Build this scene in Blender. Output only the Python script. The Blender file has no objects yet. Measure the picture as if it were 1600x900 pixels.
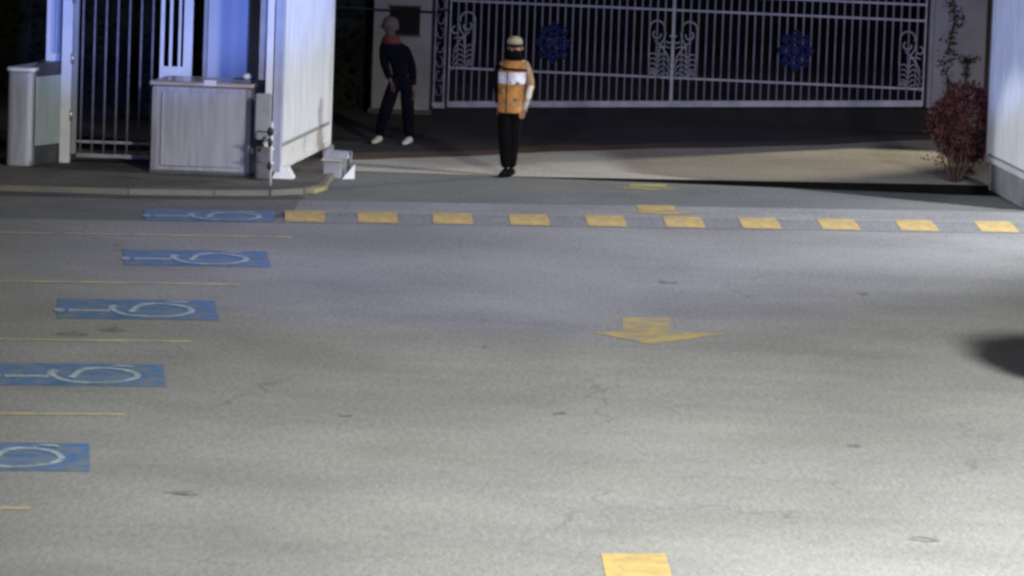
import bpy, bmesh, math, random
from mathutils import Vector, Matrix
random.seed(7)
S = bpy.context.scene
C = S.collection

# ------------------------------------------------------------------ camera
cam = bpy.data.cameras.new('camera'); co = bpy.data.objects.new('camera', cam); C.objects.link(co)
PITCH, ROLL = math.radians(4.4897), 0.036
fwd = Vector((0, math.cos(PITCH), -math.sin(PITCH))); u0 = Vector((0, math.sin(PITCH), math.cos(PITCH))); r0 = Vector((1, 0, 0))
ri = r0*math.cos(ROLL) + u0*math.sin(ROLL); up = -r0*math.sin(ROLL) + u0*math.cos(ROLL)
m = Matrix.Identity(4)
for i in range(3):
    m[i][0] = ri[i]; m[i][1] = up[i]; m[i][2] = -fwd[i]
m[0][3], m[1][3], m[2][3] = 0, 0, 4.6
co.matrix_world = m
cam.sensor_width = 36; cam.lens = 126; cam.shift_y = -0.21875
cam.clip_start = 0.5; cam.clip_end = 600
S.camera = co
S.cycles.filter_width = 2.9

# ------------------------------------------------------------------ night sky
w = bpy.data.worlds.new('World'); S.world = w; w.use_nodes = True
bg = w.node_tree.nodes['Background']
bg.inputs[0].default_value = (0.30, 0.28, 0.55, 1); bg.inputs[1].default_value = 0.03
S.view_settings.view_transform = 'Standard'; S.view_settings.look = 'None'
S.view_settings.exposure = 0; S.view_settings.gamma = 1

# ------------------------------------------------------------------ yard lamps and added fill spots
def spot(name, loc, target, power, col, size, blend, rad):
    l = bpy.data.lights.new(name, 'SPOT'); l.energy = power; l.color = col
    l.spot_size = math.radians(size); l.spot_blend = blend; l.shadow_soft_size = rad
    o = bpy.data.objects.new(name, l); C.objects.link(o); o.location = loc
    o.rotation_euler = (Vector(target)-Vector(loc)).to_track_quat('-Z', 'Y').to_euler()
    return o
spot('floodlight_mast', (9.27, 10.35, 10.34), (6.4, 20.4, 0), 54000, (1.0, 0.995, 0.93), 78, 1.0, 0.9)
spot('fill_spot_camera', (-5.0, -2.0, 9.0), (2.5, 24.5, 0), 23000, (0.97, 0.975, 1.0), 34, 1.0, 0.5)  # added fill lifting the road shadows, no known lamp
spot('tint_spot_violet_far', (-2.0, 22.0, 9.5), (0.2, 35.4, 0), 4700, (0.34, 0.33, 1.0), 40, 1.0, 0.4)  # added spot that tints the far road violet
spot('fill_spot_side', (9.45, 38.0, 5.35), (1.59, 38.1, 0), 4700, (0.90, 0.93, 1.0), 82, 0.8, 0.10)  # added spot brightening the apron and the left leaf
spot('floodlight_blue_booth', (2.5, 7.0, 7.0), (-4.2, 41.0, 4.6), 48000, (0.17, 0.29, 1.0), 13, 0.35, 0.2)
spot('tint_spot_blue_leaf', (-6.0, 26.0, 5.5), (5.9, 41.5, 3.2), 7500, (0.28, 0.40, 1.0), 14, 0.3, 0.1)  # added blue spot for the right leaf alone
spot('fill_spot_low_left', (-7.5, 33.0, 3.2), (5.9, 41.0, 0.6), 5200, (0.93, 0.97, 1.0), 7.5, 0.6, 0.10)  # added narrow spot brightening the lower right leaf
spot('tint_spot_blue_dim', (2.5, 33.0, 6.0), (2.6, 56.0, 1.5), 2100, (0.22, 0.26, 1.0), 32, 0.5, 0.1)  # added weak blue spot tinting the main gate and the ground behind
spot('lamp_rear', (11.6, 52.2, 5.2), (2.5, 45.1, 0), 5200, (1.0, 0.87, 0.66), 27, 0.5, 0.10)

# ------------------------------------------------------------------ materials
def mat(name, col, rough=0.6, metal=0.0, col2=None, nscale=4.0, detail=6, lo=0.35, hi=0.65, bump=0.0, bscale=40, stretch=None, spec=0.5):
    M = bpy.data.materials.new(name); M.use_nodes = True; nt = M.node_tree; n = nt.nodes; l = nt.links
    b = n['Principled BSDF']; b.inputs['Roughness'].default_value = rough; b.inputs['Metallic'].default_value = metal
    b.inputs['Specular IOR Level'].default_value = spec
    tc = n.new('ShaderNodeTexCoord'); mp = n.new('ShaderNodeMapping'); l.new(tc.outputs['Object'], mp.inputs[0])
    if stretch: mp.inputs['Scale'].default_value = stretch
    no = n.new('ShaderNodeTexNoise'); no.inputs['Scale'].default_value = nscale; no.inputs['Detail'].default_value = detail
    l.new(mp.outputs[0], no.inputs['Vector'])
    rp = n.new('ShaderNodeValToRGB'); rp.color_ramp.elements[0].position = lo; rp.color_ramp.elements[1].position = hi
    c2 = col2 or tuple(c*0.72 for c in col)
    rp.color_ramp.elements[0].color = (*c2, 1); rp.color_ramp.elements[1].color = (*col, 1)
    l.new(no.outputs['Fac'], rp.inputs[0]); l.new(rp.outputs[0], b.inputs['Base Color'])
    if bump:
        nb = n.new('ShaderNodeTexNoise'); nb.inputs['Scale'].default_value = bscale; nb.inputs['Detail'].default_value = 4
        l.new(tc.outputs['Object'], nb.inputs['Vector'])
        bp = n.new('ShaderNodeBump'); bp.inputs['Strength'].default_value = bump; bp.inputs['Distance'].default_value = 0.01
        l.new(nb.outputs['Fac'], bp.inputs['Height']); l.new(bp.outputs[0], b.inputs['Normal'])
    return M

def asphalt(name, base, tint, cracks=True, dark=0.55):
    """aggregate grain + patchy staining + a few thin cracks, all in object space"""
    M = bpy.data.materials.new(name); M.use_nodes = True; nt = M.node_tree; n = nt.nodes; l = nt.links
    b = n['Principled BSDF']; b.inputs['Roughness'].default_value = 0.88; b.inputs['Specular IOR Level'].default_value = 0.25
    tc = n.new('ShaderNodeTexCoord')
    def noise(sc, det, rough=0.6, vec=None):
        x = n.new('ShaderNodeTexNoise'); x.inputs['Scale'].default_value = sc; x.inputs['Detail'].default_value = det; x.inputs['Roughness'].default_value = rough
        l.new(vec or tc.outputs['Object'], x.inputs['Vector']); return x.outputs['Fac']
    def rng(src, a, bb, c, d):
        x = n.new('ShaderNodeMapRange'); l.new(src, x.inputs[0])
        for i, v in enumerate((a, bb, c, d)): x.inputs[i+1].default_value = v
        return x.outputs[0]
    def mul(a, bb):
        x = n.new('ShaderNodeMath'); x.operation = 'MULTIPLY'; l.new(a, x.inputs[0]); l.new(bb, x.inputs[1]); return x.outputs[0]
    g = rng(noise(38, 5, 0.75), 0.32, 0.68, 0.72, 1.28)
    mg = n.new('ShaderNodeMapping'); mg.inputs['Scale'].default_value = (26, 6.5, 10); l.new(tc.outputs['Object'], mg.inputs[0])
    g2 = rng(noise(1.0, 4, 0.8, mg.outputs[0]), 0.3, 0.7, 0.80, 1.20)
    p = rng(noise(0.55, 5, 0.55), 0.3, 0.7, 0.84, 1.14)
    mp = n.new('ShaderNodeMapping'); mp.inputs['Rotation'].default_value = (0, 0, math.radians(-9)); mp.inputs['Scale'].default_value = (0.25, 2.2, 1)
    l.new(tc.outputs['Object'], mp.inputs[0])
    st = rng(noise(0.9, 5, 0.6, mp.outputs[0]), 0.3, 0.7, 0.94, 1.05)          # tyre-worn streaks along the lane
    spots = rng(noise(2.6, 3, 0.5), 0.71, 0.76, 1.0, dark)
    v = mul(mul(mul(mul(g, g2), p), st), spots)
    if cracks:
        wv = n.new('ShaderNodeTexNoise'); wv.inputs['Scale'].default_value = 2.0; wv.inputs['Detail'].default_value = 5
        l.new(tc.outputs['Object'], wv.inputs['Vector'])
        ad = n.new('ShaderNodeMixRGB'); ad.blend_type = 'ADD'; ad.inputs[0].default_value = 0.7
        l.new(tc.outputs['Object'], ad.inputs[1]); l.new(wv.outputs['Color'], ad.inputs[2])
        vo = n.new('ShaderNodeTexVoronoi'); vo.feature = 'DISTANCE_TO_EDGE'; vo.inputs['Scale'].default_value = 0.28
        l.new(ad.outputs[0], vo.inputs['Vector'])
        ck = rng(vo.outputs['Distance'], 0.0, 0.006, 0.72, 1.0)
        msk = rng(noise(0.35, 2), 0.52, 0.6, 0.0, 1.0)
        x = n.new('ShaderNodeMix'); x.data_type = 'FLOAT'; l.new(msk, x.inputs[0]); x.inputs[2].default_value = 1.0; l.new(ck, x.inputs[3])
        v = mul(v, x.outputs[0])
    cr = n.new('ShaderNodeMixRGB'); cr.inputs[1].default_value = (*base, 1); cr.inputs[2].default_value = (*tint, 1)
    l.new(rng(noise(0.8, 4), 0.35, 0.65, 0, 1), cr.inputs[0])
    sc = n.new('ShaderNodeVectorMath'); sc.operation = 'SCALE'; l.new(cr.outputs[0], sc.inputs[0]); l.new(v, sc.inputs['Scale'])
    l.new(sc.outputs[0], b.inputs['Base Color'])
    bp = n.new('ShaderNodeBump'); bp.inputs['Strength'].default_value = 0.35; bp.inputs['Distance'].default_value = 0.004
    l.new(noise(60, 4, 0.7), bp.inputs['Height']); l.new(bp.outputs[0], b.inputs['Normal'])
    return M

def paint(name, col, under, wear=0.5, sc=9.0, edge=0.0):
    """road paint worn through to the asphalt"""
    M = mat(name, col, 0.7, bump=0.25, bscale=60)
    nt = M.node_tree; n = nt.nodes; l = nt.links; b = n['Principled BSDF']
    src = b.inputs['Base Color'].links[0].from_socket
    tc = [x for x in n if x.type == 'TEX_COORD'][0]
    a = n.new('ShaderNodeTexNoise'); a.inputs['Scale'].default_value = sc; a.inputs['Detail'].default_value = 8; a.inputs['Roughness'].default_value = 0.7
    l.new(tc.outputs['Object'], a.inputs['Vector'])
    r = n.new('ShaderNodeMapRange'); l.new(a.outputs['Fac'], r.inputs[0]); r.inputs[1].default_value = wear-0.1; r.inputs[2].default_value = wear+0.1
    fac = r.outputs[0]
    if edge:
        sp = n.new('ShaderNodeSeparateXYZ'); l.new(tc.outputs['Generated'], sp.inputs[0]); ds = []
        for ax in (0, 1):
            p1 = n.new('ShaderNodeMath'); p1.operation = 'PINGPONG'; p1.inputs[1].default_value = 0.5; l.new(sp.outputs[ax], p1.inputs[0]); ds.append(p1.outputs[0])
        mn = n.new('ShaderNodeMath'); mn.operation = 'MINIMUM'; l.new(ds[0], mn.inputs[0]); l.new(ds[1], mn.inputs[1])
        sm = n.new('ShaderNodeMath'); sm.operation = 'MULTIPLY_ADD'; l.new(a.outputs['Fac'], sm.inputs[0]); sm.inputs[1].default_value = -edge*1.6; l.new(mn.outputs[0], sm.inputs[2])
        er = n.new('ShaderNodeMapRange'); l.new(sm.outputs[0], er.inputs[0]); er.inputs[1].default_value = -edge*0.4; er.inputs[2].default_value = -edge*1.15; er.inputs[3].default_value = 0; er.inputs[4].default_value = 1
        mxx = n.new('ShaderNodeMath'); mxx.operation = 'MAXIMUM'; l.new(fac, mxx.inputs[0]); l.new(er.outputs[0], mxx.inputs[1]); fac = mxx.outputs[0]
    mx = n.new('ShaderNodeMixRGB'); l.new(fac, mx.inputs[0]); l.new(src, mx.inputs[1]); mx.inputs[2].default_value = (*under, 1)
    l.new(mx.outputs[0], b.inputs['Base Color'])
    return M

ASP = (0.215, 0.215, 0.21)
M = {}
M['asphalt'] = asphalt('asphalt', ASP, (0.20, 0.205, 0.205))
M['apron'] = asphalt('apron_asphalt', (0.14, 0.145, 0.14), (0.12, 0.128, 0.125), dark=0.7)
M['concrete'] = asphalt('lit_strip_concrete', (0.40, 0.385, 0.34), (0.35, 0.335, 0.29), cracks=False, dark=0.8)
M['stain'] = paint('oil_stain', (0.10, 0.10, 0.095), ASP, 0.50, 12, edge=0.16)
M['drive_shade'] = asphalt('drive_shade_asphalt', (0.045, 0.042, 0.042), (0.03, 0.03, 0.03), cracks=False, dark=0.8)
M['warm_fringe'] = asphalt('warm_fringe', (0.115, 0.08, 0.058), (0.075, 0.055, 0.042), cracks=False, dark=0.8)
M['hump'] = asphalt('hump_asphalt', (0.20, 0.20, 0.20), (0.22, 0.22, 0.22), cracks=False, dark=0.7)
M['earth'] = asphalt('earth', (0.075, 0.07, 0.065), (0.055, 0.052, 0.05), cracks=False)
M['paving'] = asphalt('paving', (0.125, 0.115, 0.10), (0.07, 0.066, 0.06), cracks=False)
M['kerb'] = paint('kerb_paint', (0.21, 0.20, 0.15), (0.12, 0.115, 0.10), 0.45, 4)
M['gutter'] = asphalt('gutter_asphalt', (0.085, 0.08, 0.075), (0.07, 0.07, 0.07), cracks=False)
M['hump_face'] = asphalt('hump_face_shaded', (0.155, 0.155, 0.165), (0.17, 0.17, 0.175), cracks=False)  # hump asphalt darkened for the slope turned away from the lamps
M['shadow_band'] = mat('shadow_band_dark', (0.006, 0.006, 0.006), 0.95, spec=0.05)
M['sill'] = mat('gate_sill_dark', (0.020, 0.018, 0.018), 0.95, spec=0.1)
M['post_blue'] = mat('post_enamel_blue_grey', (0.36, 0.39, 0.50), 0.45, 0, (0.30, 0.33, 0.43), 3)
M['yellow'] = paint('yellow_paint', (0.50, 0.355, 0.12), (0.26, 0.22, 0.14), 0.55, 11, edge=0.06)
M['yellow_faded'] = paint('yellow_faded', (0.44, 0.34, 0.12), ASP, 0.54, 6)
M['yellow_pale'] = paint('yellow_pale', (0.32, 0.29, 0.12), (0.13, 0.13, 0.12), 0.58, 6)
M['line'] = paint('line_paint', (0.48, 0.42, 0.24), ASP, 0.56, 3)
M['bay_blue'] = paint('bay_blue', (0.055, 0.155, 0.36), (0.15, 0.175, 0.20), 0.51, 5.0, edge=0.16)
M['bay_white'] = paint('bay_white', (0.46, 0.51, 0.54), (0.13, 0.20, 0.27), 0.51, 8)
M['steel'] = mat('brushed_steel', (0.40, 0.41, 0.46), 0.45, 0.35, (0.30, 0.31, 0.36), 3, stretch=(6, 6, 0.5))
M['steel_edge'] = mat('polished_steel', (0.72, 0.62, 0.50), 0.32, 0.7)
M['steel_dark'] = mat('dark_steel', (0.12, 0.125, 0.14), 0.5, 0.4)
M['white'] = mat('white_sheet', (0.62, 0.64, 0.66), 0.5, 0, (0.50, 0.52, 0.54), 5, stretch=(3, 3, 0.35))
M['white_clean'] = mat('rim_glint_white', (0.68, 0.69, 0.70), 0.4, 0, (0.58, 0.59, 0.6), 4)
M['grey_paint'] = mat('grey_paint', (0.26, 0.27, 0.29), 0.5, 0, (0.2, 0.21, 0.23), 5)
M['panel'] = mat('door_enamel', (0.40, 0.43, 0.50), 0.45, 0, (0.36, 0.39, 0.46), 1.5)
M['frost'] = mat('frosted_panel', (0.42, 0.50, 0.50), 0.35, 0, (0.32, 0.39, 0.40), 3, stretch=(5, 5, 0.4))
M['gate_bar'] = mat('gate_bar_paint', (0.22, 0.21, 0.26), 0.7, 0, (0.12, 0.11, 0.15), 7)
M['gate_rail'] = mat('gate_rail_paint', (0.19, 0.19, 0.235), 0.5, 0, (0.3, 0.29, 0.31), 6)
M['emblem'] = mat('emblem_blue', (0.010, 0.016, 0.085), 0.7, 0, (0.007, 0.010, 0.05), 9, spec=0.2)
M['plaster'] = mat('plaster', (0.22, 0.21, 0.225), 0.85, 0, (0.17, 0.16, 0.165), 2.2, bump=0.5, bscale=14)
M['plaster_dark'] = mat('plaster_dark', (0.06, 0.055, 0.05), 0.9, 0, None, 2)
M['black'] = mat('black_board', (0.008, 0.008, 0.010), 0.8, spec=0.15)
M['black_metal'] = mat('black_metal', (0.02, 0.02, 0.022), 0.45, 0.3)
M['rust'] = mat('red_cloth', (0.075, 0.025, 0.03), 0.9, spec=0.1)
M['skin'] = mat('skin', (0.28, 0.15, 0.10), 0.6, 0, (0.24, 0.125, 0.085), 30)
M['skin_red'] = mat('skin_red', (0.06, 0.03, 0.028), 0.8)
M['orange'] = mat('vest_orange', (0.42, 0.185, 0.035), 0.8, 0, (0.17, 0.07, 0.018), 7, bump=0.6, bscale=16)
M['tan'] = mat('shirt_tan', (0.27, 0.17, 0.09), 0.8, 0, (0.17, 0.10, 0.05), 12, bump=0.5, bscale=18)
M['reflect'] = mat('reflective_band', (0.60, 0.60, 0.66), 0.45, 0, (0.34, 0.34, 0.40), 10)
M['cream'] = mat('cap_cream', (0.32, 0.27, 0.18), 0.8)
M['glove'] = mat('white_sleeve', (0.60, 0.56, 0.50), 0.8)
M['dark_cloth'] = mat('black_cloth', (0.0035, 0.0033, 0.004), 0.95, bump=0.8, bscale=12, spec=0.06)
M['navy'] = mat('navy_cloth', (0.003, 0.0035, 0.008), 0.95, bump=0.8, bscale=12, spec=0.04)
M['cap_white'] = mat('cap_white', (0.075, 0.062, 0.075), 0.9, spec=0.1)
M['shoe_white'] = mat('shoe_white', (0.42, 0.40, 0.38), 0.7)
M['eye'] = mat('eye_white', (0.7, 0.7, 0.7), 0.3)
M['stem'] = mat('stem_bark', (0.09, 0.06, 0.045), 0.9)
M['leaf_red'] = mat('leaf_red', (0.12, 0.045, 0.050), 0.85, 0, (0.022, 0.011, 0.014), 6.0, spec=0.2)
M['leaf_dark'] = mat('leaf_dark', (0.012, 0.016, 0.010), 0.6)
M['leaf_hedge'] = mat('leaf_hedge', (0.010, 0.012, 0.007), 0.8, spec=0.1)

# ------------------------------------------------------------------ helpers
def tagit(o, label, cat, group=None):
    o['label'] = label; o['category'] = cat
    if group: o['group'] = group
    return o
def thing(name, label, cat, loc, group=None):
    o = bpy.data.objects.new(name, None); C.objects.link(o); o.location = loc; o.empty_display_size = 0.2
    return tagit(o, label, cat, group)
class MB:
    def __init__(s): s.v = []; s.f = []
    def add(s, vs, fs):
        k = len(s.v); s.v += [tuple(p) for p in vs]; s.f += [tuple(i+k for i in f) for f in fs]; return s
    def box(s, x0, x1, y0, y1, z0, z1):
        return s.prism([(x0, y0), (x1, y0), (x1, y1), (x0, y1)], z0, z1)
    def prism(s, poly, z0, z1):
        n = len(poly); v = [(x, y, z0) for x, y in poly] + [(x, y, z1) for x, y in poly]
        f = [tuple(reversed(range(n))), tuple(range(n, 2*n))] + [(i, (i+1) % n, n+(i+1) % n, n+i) for i in range(n)]
        return s.add(v, f)
    def seg(s, a, b, t, z0, z1, side=1):
        """wall of thickness t between plan points a, b"""
        d = Vector((b[0]-a[0], b[1]-a[1])).normalized(); nn = Vector((-d.y, d.x))*t*side
        return s.prism([a, b, (b[0]+nn.x, b[1]+nn.y), (a[0]+nn.x, a[1]+nn.y)], z0, z1)
    def tube(s, pts, r, n=8, cap=True):
        pts = [Vector(p) for p in pts]; rs = r if isinstance(r, (list, tuple)) else [r]*len(pts)
        t0 = (pts[1]-pts[0]).normalized(); a = t0.orthogonal().normalized(); k = len(s.v)
        vs = []
        for i, p in enumerate(pts):
            t = (pts[min(i+1, len(pts)-1)]-pts[max(i-1, 0)]).normalized()
            a = (a-t*a.dot(t)).normalized(); b = t.cross(a)
            for j in range(n):
                th = 2*math.pi*j/n; vs.append(p+(a*math.cos(th)+b*math.sin(th))*rs[i])
        fs = [(i*n+j, i*n+(j+1) % n, (i+1)*n+(j+1) % n, (i+1)*n+j) for i in range(len(pts)-1) for j in range(n)]
        if cap: fs += [tuple(reversed(range(n))), tuple(range((len(pts)-1)*n, len(pts)*n))]
        return s.add(vs, fs)
    def ell(s, c, rx, ry, rz, n=14, m_=9, rot=None):
        vs = []; fs = []
        for i in range(m_+1):
            ph = math.pi*i/m_
            for j in range(n):
                th = 2*math.pi*j/n; q = Vector((rx*math.sin(ph)*math.cos(th), ry*math.sin(ph)*math.sin(th), rz*math.cos(ph)))
                if rot: q = rot @ q
                vs.append(Vector(c)+q)
        for i in range(m_):
            for j in range(n): fs.append((i*n+j, (i+1)*n+j, (i+1)*n+(j+1) % n, i*n+(j+1) % n))
        return s.add(vs, fs)
    def rings(s, rs, n=18, cap=True):
        """rs: list of (cx,cy,cz,rx,ry) ellipses"""
        vs = [(cx+rx*math.cos(2*math.pi*j/n), cy+ry*math.sin(2*math.pi*j/n), cz) for cx, cy, cz, rx, ry in rs for j in range(n)]
        fs = [(i*n+j, i*n+(j+1) % n, (i+1)*n+(j+1) % n, (i+1)*n+j) for i in range(len(rs)-1) for j in range(n)]
        if cap: fs += [tuple(reversed(range(n))), tuple(range((len(rs)-1)*n, len(rs)*n))]
        return s.add(vs, fs)
    def poly(s, pts, z=0.0):
        return s.add([(p[0], p[1], p[2] if len(p) > 2 else z) for p in pts], [tuple(range(len(pts)))])
    def mesh(s, name, mt, off=(0, 0, 0), smooth=False):
        me = bpy.data.meshes.new(name); me.from_pydata([(x-off[0], y-off[1], z-off[2]) for x, y, z in s.v], [], s.f)
        bm = bmesh.new(); bm.from_mesh(me); bmesh.ops.remove_doubles(bm, verts=bm.verts, dist=1e-5)
        bmesh.ops.recalc_face_normals(bm, faces=bm.faces); bm.to_mesh(me); bm.free()
        me.materials.append(M[mt])
        if smooth: me.shade_smooth()
        return me
    def build(s, name, mt, parent=None, smooth=False, bevel=0, kind=None, loc=None):
        """vertices are given in world metres; the object's origin is its parent's base (or loc)"""
        off = parent.matrix_world.translation if False else (parent.location if parent and parent.parent is None else (0, 0, 0))
        if parent and parent.parent is not None: off = parent.parent.location + parent.location
        if loc is not None: off = loc
        o = bpy.data.objects.new(name, s.mesh(name, mt, off, smooth)); C.objects.link(o)
        if parent: o.parent = parent
        elif loc is not None: o.location = loc
        if bevel:
            b = o.modifiers.new('bevel', 'BEVEL'); b.width = bevel; b.segments = 2; b.limit_method = 'ANGLE'
        if kind: o['kind'] = kind
        return o
def struct(mb, name, mt, **k): return mb.build(name, mt, kind='structure', **k)

# ------------------------------------------------------------------ ground
SL = 0.172                                   # everything on the road is turned about 9.8 degrees
def front(x): return 37.04 + SL*x            # foot of the speed hump
def back(x): return 38.62 + SL*x             # far edge of the hump
mb = MB(); mb.poly([(-60, -20), (24, -20), (24, front(24)), (-60, front(-60))]); struct(mb, 'road', 'asphalt')
mb = MB(); mb.poly([(-60, front(-60)), (24, front(24)), (24, 41.5), (5.45, 41.5), (0.0, 41.72), (-60, 41.72)]); struct(mb, 'driveway_apron', 'apron')
def edge(x, o=0.0): return 44.25+0.662*x+0.12*math.sin(x*1.3)+0.05*math.sin(x*4.1)+o
ex = [-2.6+0.45*i for i in range(26)]
mb = MB(); mb.poly([(-60, 41.72), (0.0, 41.72), (5.45, 42.60), (24, 42.60), (24, 50.4), (-60, 50.4)]); struct(mb, 'driveway', 'drive_shade')  # near-black tone stands in for the shade beyond the lit strip
mb = MB(); vs = [(x, 41.724 if x < 0 else 41.73+min(x, 5.45)*0.1605, 0.004) for x in ex]+[(x, min(edge(x), 50.2), 0.004) for x in ex]; n = len(ex)
mb.add(vs, [(i, i+1, n+i+1, n+i) for i in range(n-1)]); struct(mb, 'lit_strip_slab', 'concrete')  # pale slab whose far outline draws the edge of the lamplight
mb = MB(); vs = [(x, min(edge(x), 50.2)+0.002, 0.002) for x in ex]+[(x, min(edge(x, 0.75+0.15*math.sin(3*x)), 50.3), 0.002) for x in ex]
mb.add(vs, [(i, i+1, n+i+1, n+i) for i in range(n-1)]); struct(mb, 'shadow_fringe_strip', 'warm_fringe')  # brown band painted as the warm fringe of the shadow edge
mb = MB(); mb.poly([(-200, 50.4), (200, 50.4), (200, 420), (-200, 420)]); mb.poly([(24, -20), (200, -20), (200, 50.4), (24, 50.4)]); struct(mb, 'ground', 'earth')
mb = MB()                                    # sunken near-black wedge standing in for the long shadow across the drive
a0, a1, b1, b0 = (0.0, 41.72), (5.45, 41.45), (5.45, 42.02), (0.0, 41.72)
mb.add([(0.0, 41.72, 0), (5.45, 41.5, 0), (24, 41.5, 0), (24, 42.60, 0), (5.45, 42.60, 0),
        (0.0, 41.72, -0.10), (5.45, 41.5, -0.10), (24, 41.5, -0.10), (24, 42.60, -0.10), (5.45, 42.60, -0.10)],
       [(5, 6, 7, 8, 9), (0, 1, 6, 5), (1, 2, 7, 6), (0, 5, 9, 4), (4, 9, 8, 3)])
struct(mb, 'shadow_band_recess', 'shadow_band')

for (x, y, rx, ry) in ((-3.2, 29.2, 0.10, 0.12), (1.52, 33.2, 0.09, 0.10), (2.66, 22.0, 0.09, 0.07), (-2.0, 22.6, 0.10, 0.06), (2.36, 41.0, 0.07, 0.08), (-3.5, 28.9, 0.12, 0.10), (0.44, 26.0, 0.05, 0.06), (-1.1, 25.6, 0.05, 0.05)):
    mb = MB(); mb.poly([(x+rx*math.cos(t)*(1+0.25*math.sin(3*t+x)), y+ry*math.sin(t)*(1+0.3*math.sin(2*t+y))) for t in [math.pi*2*i/18 for i in range(18)]], 0.004)
    struct(mb, 'oil_stain', 'stain')
# speed hump: foot, rising face, flat crown, short drop at the back
X0, X1, N = -2.42, 9.5, 60
HZ = 0.052
prof = [(0.0, 0.0), (0.10, 0.012), (0.30, 0.034), (0.50, 0.047), (0.72, HZ), (1.50, HZ), (1.56, 0.040), (1.585, 0.004)]
def hump_z(t):
    for (a, za), (b, zb) in zip(prof, prof[1:]):
        if a <= t <= b: return za + (zb-za)*(t-a)/(b-a)
    return 0.0
mb = MB(); vs = []
for i in range(N+1):
    x = X0+(X1-X0)*i/N
    for t, z in prof: vs.append((x, front(x)+t, z*min(1, (i+0.02)/1.0)+0.003))
k = len(prof)
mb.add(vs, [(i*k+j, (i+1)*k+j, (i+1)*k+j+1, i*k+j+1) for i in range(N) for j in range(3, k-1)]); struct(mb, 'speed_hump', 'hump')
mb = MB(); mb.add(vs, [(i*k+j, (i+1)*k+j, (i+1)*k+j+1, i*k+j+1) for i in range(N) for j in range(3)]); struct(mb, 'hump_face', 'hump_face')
# yellow blocks on the rising face: each one is a marking that can be pointed at
names = ['leftmost yellow block on the speed hump, beside the first blue square', 'second yellow block from the left on the speed hump',
 'third yellow block from the left on the speed hump', 'fourth yellow block from the left, below the guard in orange',
 'yellow block on the hump just left of the arrowhead', 'yellow block on the hump touched by the arrow wing',
 'fourth yellow block from the right end of the hump', 'third yellow block from the right end of the hump',
 'second yellow block from the right end of the hump', 'rightmost yellow block on the speed hump, by the white gate leaf']
xs = [-2.28, -1.53, -0.75, 0.05, 0.86, 1.69, 2.50, 3.35, 4.20, 5.07]
for i, x in enumerate(xs):
    o = thing('hump_marking', names[i], 'road marking', (x, front(x), 0), 'yellow blocks along the speed hump')
    mb = MB(); ww = 0.41; ts = [0.03, 0.10, 0.20, 0.30, 0.40, 0.50, 0.60]
    vs = []
    for t in ts:
        for q in (0, 0.2, 0.41):
            xx = x+q-0.06*t+0.0; vs.append((xx, front(xx)+t, hump_z(t)+0.007))
    mb.add(vs, [(a*3+b, a*3+b+1, a*3+b+4, a*3+b+3) for a in range(len(ts)-1) for b in range(2)])
    C.objects.unlink(o); bpy.data.objects.remove(o)
    o = mb.build('hump_marking', 'yellow', loc=(x, front(x), 0)); tagit(o, names[i], 'road marking', 'yellow blocks along the speed hump')

def marking(name, pts, z, mt, label, cat='road marking', group=None):
    mb = MB()
    for p in pts: mb.poly(p, z)
    o = mb.build(name, mt); return tagit(o, label, cat, group)
G1 = 'yellow arrows down the lane'
marking('arrow_marking', [[(1.40, 41.10), (1.42, 41.45), (1.86, 41.52), (1.83, 41.16)], [(1.20, 41.02), (2.1, 41.17), (1.62, 40.80)]], 0.004, 'yellow_pale',
        'pale farthest arrow on the apron, mostly worn away', group=G1)
zc = HZ+0.007
marking('arrow_marking', [[(1.42, 38.32), (1.40, 38.84), (1.83, 38.91), (1.82, 38.40)], [(1.15, 38.24), (2.14, 38.42), (1.72, front(1.7)+0.76)]], zc, 'yellow',
        'yellow arrow painted over the crown of the speed hump', group=G1)
marking('arrow_marking', [[(1.02, 30.10), (1.03, 30.86), (1.44, 30.95), (1.42, 30.18)], [(0.76, 29.93), (1.24, 29.42), (1.92, 30.16), (1.42, 30.18), (1.02, 30.10)]], 0.004, 'yellow_faded',
        'faded yellow arrow on the open road in mid frame', group=G1)
marking('arrow_marking', [[(0.66, 20.35), (0.64, 21.24), (1.03, 21.31), (1.05, 20.40)], [(0.35, 20.25), (1.42, 20.45), (0.86, 19.75)]], 0.004, 'yellow',
        'bright yellow arrow stem at the bottom edge, nearest the camera', group=G1)

# bay lines
ends = [(-2.14, 35.49), (-2.38, 32.05), (-2.51, 28.71), (-2.67, 25.32), (-2.89, 21.96)]
ln = ['farthest thin bay line, between the first two blue squares', 'thin bay line between the second and third blue squares',
      'thin bay line between the third and fourth blue squares', 'thin bay line between the two nearest blue squares', 'nearest short bay line at the bottom left']
for (x, y), lb in zip(ends, ln):
    s = 0.155; L = 5.2
    marking('bay_line', [[(x-L, y-L*s-0.045), (x, y-0.045), (x, y+0.045), (x-L, y-L*s+0.045)]], 0.004, 'line', lb, group='bay lines')

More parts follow.
